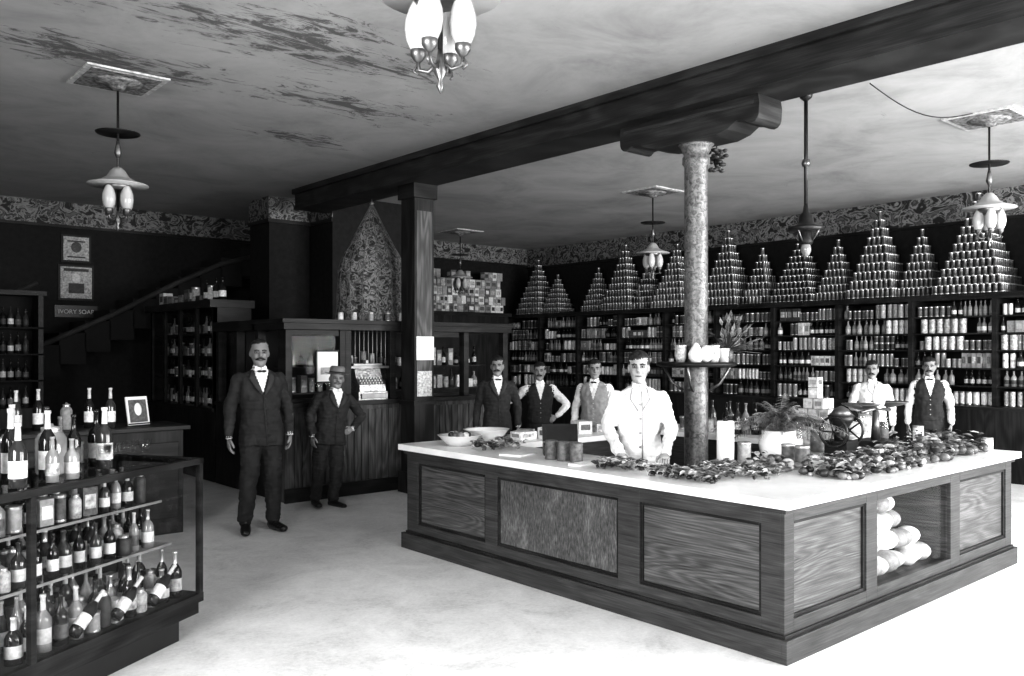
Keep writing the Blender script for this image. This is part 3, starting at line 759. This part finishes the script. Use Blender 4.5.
def person(name,pos,turn,H,outfit='suit',L='hang',R='hang',bald=False,mous=True,hat=False,hair=None,lean=0,skin=None,vox=.011,stance=.1,tie='bow',seed=1,wide=1.0,yaw=0.0,shift=0.0):
    """local frame: faces -Y, person's left hand is +X; yaw turns the head, shift moves the hips over one leg"""
    skin=skin or SKIN; hair=hair or HAIRD
    if outfit=='suit': up,slv,low,shirt=SUIT,SUIT,SUIT,PAPER
    elif outfit=='suit2': up,slv,low,shirt=SUIT2,SUIT2,SUIT2,PAPER
    elif outfit=='vest': up,slv,low,shirt=SUIT,WHT,SUIT,WHT
    elif outfit=='gvest': up,slv,low,shirt=VESTG,WHT,SUIT,WHT
    else: up,slv,low,shirt=WHT,WHT,WHT,WHT
    coat=outfit in('suit','suit2'); white=outfit=='white'
    p=MB()
    def hx(z): return shift*math.exp(-((z-.92)/.33)**2)
    def loft(pr,lab,seg=28,ex=2.5):
        rs=[]
        for z,rx,ry,cx,cy in smoothprof(pr):
            ring=[]
            for j in range(seg):
                a=2*pi*j/seg; ca,sa=math.cos(a),math.sin(a); e=1/(abs(ca)**ex+abs(sa)**ex)**(1/ex)
                ring.append((cx+hx(z)+rx*e*ca,cy+ry*e*sa,z))
            rs.append(ring)
        p.rings(rs,lab)
    def limb(pts,rad,lab,seg=14):
        P=[Vector(q) for q in pts]; out=[];rr=[]
        for i in range(len(P)-1):
            n=max(2,int((P[i+1]-P[i]).length/.02))
            for k in range(n): t=k/n; out.append(P[i].lerp(P[i+1],t)); rr.append(rad[i]+(rad[i+1]-rad[i])*t)
        out.append(P[-1]); rr.append(rad[-1])
        for _ in range(3): out=[out[0]]+[(out[i-1]+out[i]*2+out[i+1])/4 for i in range(1,len(out)-1)]+[out[-1]]
        p.tube(out,rr,lab,seg)
        p.ell(out[0],(rr[0],)*3,lab,12,8); p.ell(out[-1],(rr[-1]*.9,)*3,lab,12,8)
    bot=.79 if coat else (.55 if white else .93)
    tp=[(bot,.20 if not white else .21,.14,0,.0),(.95,.182,.134,0,-.005),(1.10,.162,.127,0,-.008),(1.25,.180,.13,0,-.005),(1.37,.198,.118,0,.005),(1.43,.175,.1,0,.01),(1.48,.085,.078,0,.012)]
    if not coat and not white: tp[0]=(.93,.168,.128,0,0)
    loft(tp,up)
    loft([(.80,.165,.12,0,.0),(.9,.165,.12,0,0),(1.0,.15,.115,0,0)],low)
    loft([(1.42,.075,.07,0,.01),(1.48,.062,.064,0,.008),(1.515,.058,.06,0,.004)],shirt)
    loft([(1.49,.05,.054,0,.006),(1.57,.05,.056,0,.004)],skin)
    hd=[(1.512,.022,.022,0,-.055),(1.52,.040,.04,0,-.042),(1.54,.054,.062,0,-.026),(1.57,.064,.078,0,-.012),(1.60,.070,.09,0,-.002),(1.64,.075,.096,0,.002),(1.68,.077,.099,0,.005),(1.705,.073,.094,0,.008),(1.725,.064,.082,0,.011),(1.742,.049,.064,0,.013),(1.753,.032,.042,0,.014),(1.760,.012,.015,0,.014)]
    loft(hd,skin,24,2.15)
    p.tube([(0,-.088,1.655),(0,-.100,1.635),(0,-.114,1.61),(0,-.098,1.598)],[.008,.011,.017,.012],skin,10)
    for s_ in (-1,1):
        p.ell((s_*.078,.008,1.625),(.011,.02,.032),skin,10,8)
        p.ell((s_*.036,-.07,1.60),(.02,.02,.02),skin,10,8)
    p.ell((0,-.075,1.525),(.022,.02,.018),skin,10,8)
    p.ell((0,-.082,1.665),(.05,.016,.012),skin,10,8)
    for s_ in (-1,1):
        st_=stance; fwd=-.03 if (s_>0)==(shift<0) and shift!=0 else 0
        limb([(s_*.085+shift,0,.90),(s_*(st_*.5+.045)+shift*.5,-.012+fwd*1.4,.49),(s_*st_,.02+fwd,.10)],[.102,.078,.066],low)
        yw=s_*.25
        for k in range(7):
            t=k/6; px=s_*st_+math.sin(yw)*(.19*t-.03); py=.04-.22*t+fwd
            p.ell((px,py,.04-.006*t),(.042+.006*math.sin(pi*t),.05,.05-.018*t),SHOE,12,8)
    hands=[]
    for s_,pose in ((1,L),(-1,R)):
        sh=(s_*.172,.012,1.39)
        if pose=='hang': el=(s_*.250,.035,1.13); wr=(s_*.268,-.03,.885); d=(0,-.1,-1); nrm=(-s_,.1,0)
        elif pose=='hang2': el=(s_*.262,.055,1.14); wr=(s_*.255,-.07,.90); d=(-s_*.05,-.25,-1); nrm=(-s_,.2,0)
        elif pose=='akimbo': el=(s_*.40,.07,1.17); wr=(s_*.235,-.06,1.02); d=(-s_*.75,-.35,-.45); nrm=(-s_*.3,.9,-.2)
        elif pose=='counter': el=(s_*.25,-.08,1.17); wr=(s_*.17,-.34,1.0); d=(-s_*.15,-.95,-.3); nrm=(0,.2,-1)
        elif pose=='rest': el=(s_*.42,.05,1.22); wr=(s_*.56,-.1,1.12); d=(s_*.6,-.6,-.2); nrm=(0,0,-1)
        elif pose=='front': el=(s_*.27,-.02,1.14); wr=(s_*.09,-.21,1.08); d=(-s_*.9,-.2,-.1); nrm=(0,.9,-.2)
        limb([sh,el,wr],[.066,.053,.042],slv)
        limb([tuple(Vector(wr)),tuple(Vector(wr)+Vector(d).normalized()*.02)],[.028,.024],shirt if coat else slv)
        hands.append((Vector(wr),Vector(d).normalized(),Vector(nrm).normalized(),s_))
    me=bpy.data.meshes.new('tmp'); me.from_pydata(p.v,[],p.f); tmp=bpy.data.objects.new('tmp',me); S.collection.objects.link(tmp)
    rm=tmp.modifiers.new('r','REMESH'); rm.mode='VOXEL'; rm.voxel_size=vox
    sm=tmp.modifiers.new('s','SMOOTH'); sm.iterations=2; sm.factor=.5
    dg=bpy.context.evaluated_depsgraph_get(); ev=tmp.evaluated_get(dg); m2=bpy.data.meshes.new_from_object(ev)
    vm=[None]*len(p.v)
    for f,k in zip(p.f,p.m):
        for q in f: vm[q]=k
    kd=kdtree.KDTree(len(p.v))
    for i,q in enumerate(p.v): kd.insert(q,i)
    kd.balance()
    V=[v_.co.copy() for v_ in m2.vertices]; N=[v_.normal.copy() for v_ in m2.vertices]
    cloth=[up,slv,low]
    def ishair(c):
        if c.z<1.575: return False
        if abs(c.x)>.074 and c.y<.035: return c.z>1.665
        hz=1.722 if bald else 1.698
        part=.006*math.sin(c.x*30)
        return c.z>hz+part or (c.y>(-.045 if not bald else -.02) and c.z>1.655) or (c.y>.018 and c.z>1.575)
    for i in range(len(V)):
        mt=p.mats[vm[kd.find(V[i])[1]]]; q=V[i]
        if mt in cloth:
            a=noise.noise(Vector((q.x*9+seed,q.y*9,q.z*5)))*.013+noise.noise(Vector((q.x*22,q.y*22+seed,q.z*16)))*.009
            if slv is mt or low is mt: a+=.007*noise.noise(Vector((q.x*10,seed,q.z*40)))
            V[i]=q+N[i]*a
        elif mt is skin and ishair(q) and not hat:
            V[i]=q+N[i]*((.012 if not bald else .006)+.006*noise.noise(q*40))
        if V[i].z<0.002: V[i].z=0.002
        z=V[i].z
        if z>1.49 and yaw:
            t=min(1,(z-1.49)/.05); V[i]=Matrix.Rotation(yaw*t,3,'Z')@V[i]
    out=MB(); fs=[];fm=[]
    vz=1.27 if coat else 1.25
    for pl in m2.polygons:
        c=pl.center; mt=p.mats[vm[kd.find(c)[1]]]
        if mt is up and not white and c.z>vz and c.y<-.02 and abs(c.x)<(c.z-vz)*.28+.004: mt=shirt
        if mt is skin and c.z>1.5 and ishair(c): mt=hair
        elif mt is skin and c.y<-.06 and abs(c.z-1.643)<.013 and abs(abs(c.x)-.031)<.020: mt=SOCKSHADE
        fs.append(tuple(pl.vertices)); fm.append(mt)
    sc=H/1.75
    T=TR(pos[0],pos[1],0,turn)@Matrix.Rotation(lean,4,'Y')@Matrix.Diagonal((sc*wide,sc*wide,sc,1))
    TH=T@Matrix.Rotation(yaw,4,'Z')
    out.add([tuple(q) for q in V],fs,fm,T,True)
    bpy.data.objects.remove(tmp)
    for s_ in (-1,1):
        out.ell((s_*.031,-.088,1.640),(.013,.008,.006),EYEW,10,6,TH); out.ell((s_*.031,-.0945,1.640),(.007,.004,.006),EYE,8,6,TH)
        out.tube([(s_*.012,-.099,1.657),(s_*.032,-.100,1.662),(s_*.054,-.086,1.655)],[.004,.0055,.003],hair,6,TH)
    out.tube([(-.024,-.088,1.568),(0,-.096,1.566),(.024,-.088,1.568)],[.004,.006,.004],LIP,6,TH)
    if mous: 
        for s_ in (-1,1): out.tube([(0,-.104,1.588),(s_*.02,-.102,1.583),(s_*.042,-.088,1.572)],[.009,.010,.004],hair,8,TH)
    for s_ in (-1,1):
        out.add([(0,-.068,1.50),(s_*.05,-.05,1.515),(s_*.055,-.06,1.475),(s_*.02,-.088,1.455)],[(0,1,2,3)],PAPER,T)
    if tie=='bow':
        for s_ in (-1,1): out.ell((s_*.02,-.092,1.468),(.02,.009,.011),SUIT,10,6,T)
        out.ell((0,-.097,1.468),(.008,.009,.008),SUIT,8,6,T)
    if coat:
        for s_ in (-1,1):
            out.tube([(s_*.07,-.062,1.475),(s_*.085,-.105,1.41),(s_*.05+hx(1.33),-.136,1.33),(s_*.010+hx(1.26),-.147,1.26)],[.012,.028,.022,.008],LAPEL,8,T,flat=.25,up=(0,-1,.2))
        for k in range(4): out.ell((.012+hx(1.22-k*.09),-.147+.003*k,1.22-k*.09),(.009,.005,.009),LAPEL,8,6,T)
        out.tube([(hx(1.26),-.148,1.26),(.004+hx(1.05),-.145,1.05),(.02+hx(.8),-.148,.80)],[.004,.004,.004],LAPEL,6,T)
    elif white:
        for k in range(4): out.ell((0,-.142,1.35-k*.11),(.010,.006,.010),SEAM,8,6,T)
        out.tube([(.016,-.09,1.45),(.016,-.142,1.3),(.016,-.145,1.1),(.016,-.147,.9)],[.004,.004,.004,.004],SEAM,6,T)
        for s_ in (-1,1): out.tube([(s_*.055,-.07,1.475),(s_*.075,-.112,1.39),(s_*.015,-.142,1.30)],[.005,.005,.005],SEAM,8,T)
    else:
        for k in range(4): out.ell((0,-.140,1.2-k*.065),(.008,.005,.008),LAB[6],8,6,T)
    for wr,d,nrm,s_ in hands:
        sd=d.cross(nrm).normalized(); nrm=sd.cross(d).normalized()
        o=wr+d*.012
        rs=[]
        for t,w_,th in [(0,.022,.016),(.02,.026,.016),(.05,.036,.015),(.08,.040,.013),(.095,.037,.010)]:
            c=o+d*t; rs.append([tuple(c+sd*(w_*math.cos(2*pi*j/12))+nrm*(th*math.sin(2*pi*j/12))) for j in range(12)])
        out.rings(rs,skin,T)
        ts=1 if (sd.y<-.2 or (abs(sd.y)<.2 and sd.z>0)) else -1
        for i,(of,ln) in enumerate([(-.028,.062),(-.0095,.078),(.0095,.084),(.028,.072)]):
            of2=of*ts; P0=o+d*.082+sd*of2; cur=.35+.12*(3-i)
            P1=P0+(d*math.cos(cur*.5)+nrm*math.sin(cur*.5))*ln*.45
            P2=P1+(d*math.cos(cur*1.4)+nrm*math.sin(cur*1.4))*ln*.32
            P3=P2+(d*math.cos(cur*2.2)+nrm*math.sin(cur*2.2))*ln*.25
            out.tube([P0,P1,P2,P3],[.0095,.009,.008,.006],skin,8,T)
        P0=o+d*.025+sd*ts*.022; P1=P0+(d*.7+sd*ts*.7+nrm*.2).normalized()*.04; P2=P1+(d*.9+sd*ts*.25+nrm*.35).normalized()*.032
        out.tube([P0,P1,P2,P2+(d*.95+nrm*.3).normalized()*.02],[.014,.012,.010,.007],skin,8,T)
    if hat:
        out.lathe([(.13,.008),(.137,.014),(.13,.012),(.086,.0),(.088,.05),(.086,.085),(.07,.108),(.02,.1)],HATM,(0,.006,1.69),24,TH)
        out.lathe([(.090,.004),(.0895,.03),(.088,.03)],SUIT,(0,.006,1.695),24,TH)
    return out.obj(name)
def face(px,py,off=0): return math.atan2(-px,py)+off
person('standing_man',(3.52,7.66),face(3.52,7.66,.22),1.79,'suit',L='hang2',R='hang',bald=True,vox=.008,stance=.125,seed=1,wide=1.04,yaw=-.12,shift=.018)
person('standing_man',(4.60,8.40),face(4.60,8.40,.4),1.49,'suit2',L='akimbo',R='hang2',hat=True,vox=.008,hair=HAIRG,seed=2,tie='none',wide=1.14,lean=.11,yaw=-.25,shift=-.02)
person('shopkeeper',(4.99,4.26),face(4.99,4.26,.08),1.68,'white',L='counter',R='counter',mous=False,skin=SKINL,vox=.007,tie='none',seed=3,yaw=-.1)
person('standing_man',(6.42,7.62),face(6.42,7.62,.15),1.62,'suit',L='hang2',tie='bow',seed=4,vox=.009,yaw=-.2)
person('shop_clerk',(7.14,7.67),face(7.14,7.67,.1),1.54,'vest',L='akimbo',R='rest',tie='none',seed=5,vox=.009,yaw=-.15)
person('shop_clerk',(7.3,6.9),face(7.3,6.9,-.15),1.58,'gvest',R='hang2',tie='bow',seed=6,mous=False,vox=.009,yaw=.2)
person('shop_clerk',(10.2,5.0),face(10.2,5.0,.15),1.56,'white',L='hang2',R='front',tie='none',seed=7,vox=.009,yaw=-.2)
person('shop_clerk',(10.75,4.55),face(10.75,4.55,.1),1.60,'vest',L='hang2',tie='bow',seed=8,vox=.009,yaw=-.1)

# ---------------------------------------------------------------- light
w=bpy.data.worlds.new('sky'); S.world=w; w.use_nodes=True
bg=w.node_tree.nodes['Background']; bg.inputs[0].default_value=(.9,.9,.9,1); bg.inputs[1].default_value=.8
def area(name,loc,rot,sx,sy,P):
    l=bpy.data.lights.new(name,'AREA'); l.shape='RECTANGLE'; l.size=sx; l.size_y=sy; l.energy=P
    o=bpy.data.objects.new(name,l); o.location=loc; o.rotation_euler=rot; S.collection.objects.link(o); return o
# daylight through the front windows; right-hand lamps stronger and flatter, brightening the ceiling
for k,((a,c),P,tl,z) in enumerate(zip(wins,[560,820,950],[20,6,2],[2.55,2.2,2.1])):
    area('window_and_fill_light',((a+c)/2,YF-.6,z),(pi/2-math.radians(tl),0,0),3.1,2.8,P)
area('window_and_fill_light',(XL-.9,(LW0+LW1)/2,2.5),(pi/2-math.radians(22),0,-pi/2),4.8,2.6,1350)  # added lamp behind the added left window, brightens the counter's left face
# ---------------------------------------------------------------- camera
cam=bpy.data.cameras.new('camera'); co=bpy.data.objects.new('camera',cam); S.collection.objects.link(co)
co.location=(0,0,1.7); co.rotation_euler=(pi/2,0,-math.radians(41.1)); cam.sensor_width=36; cam.lens=30.13; cam.shift_y=.0117
S.camera=co
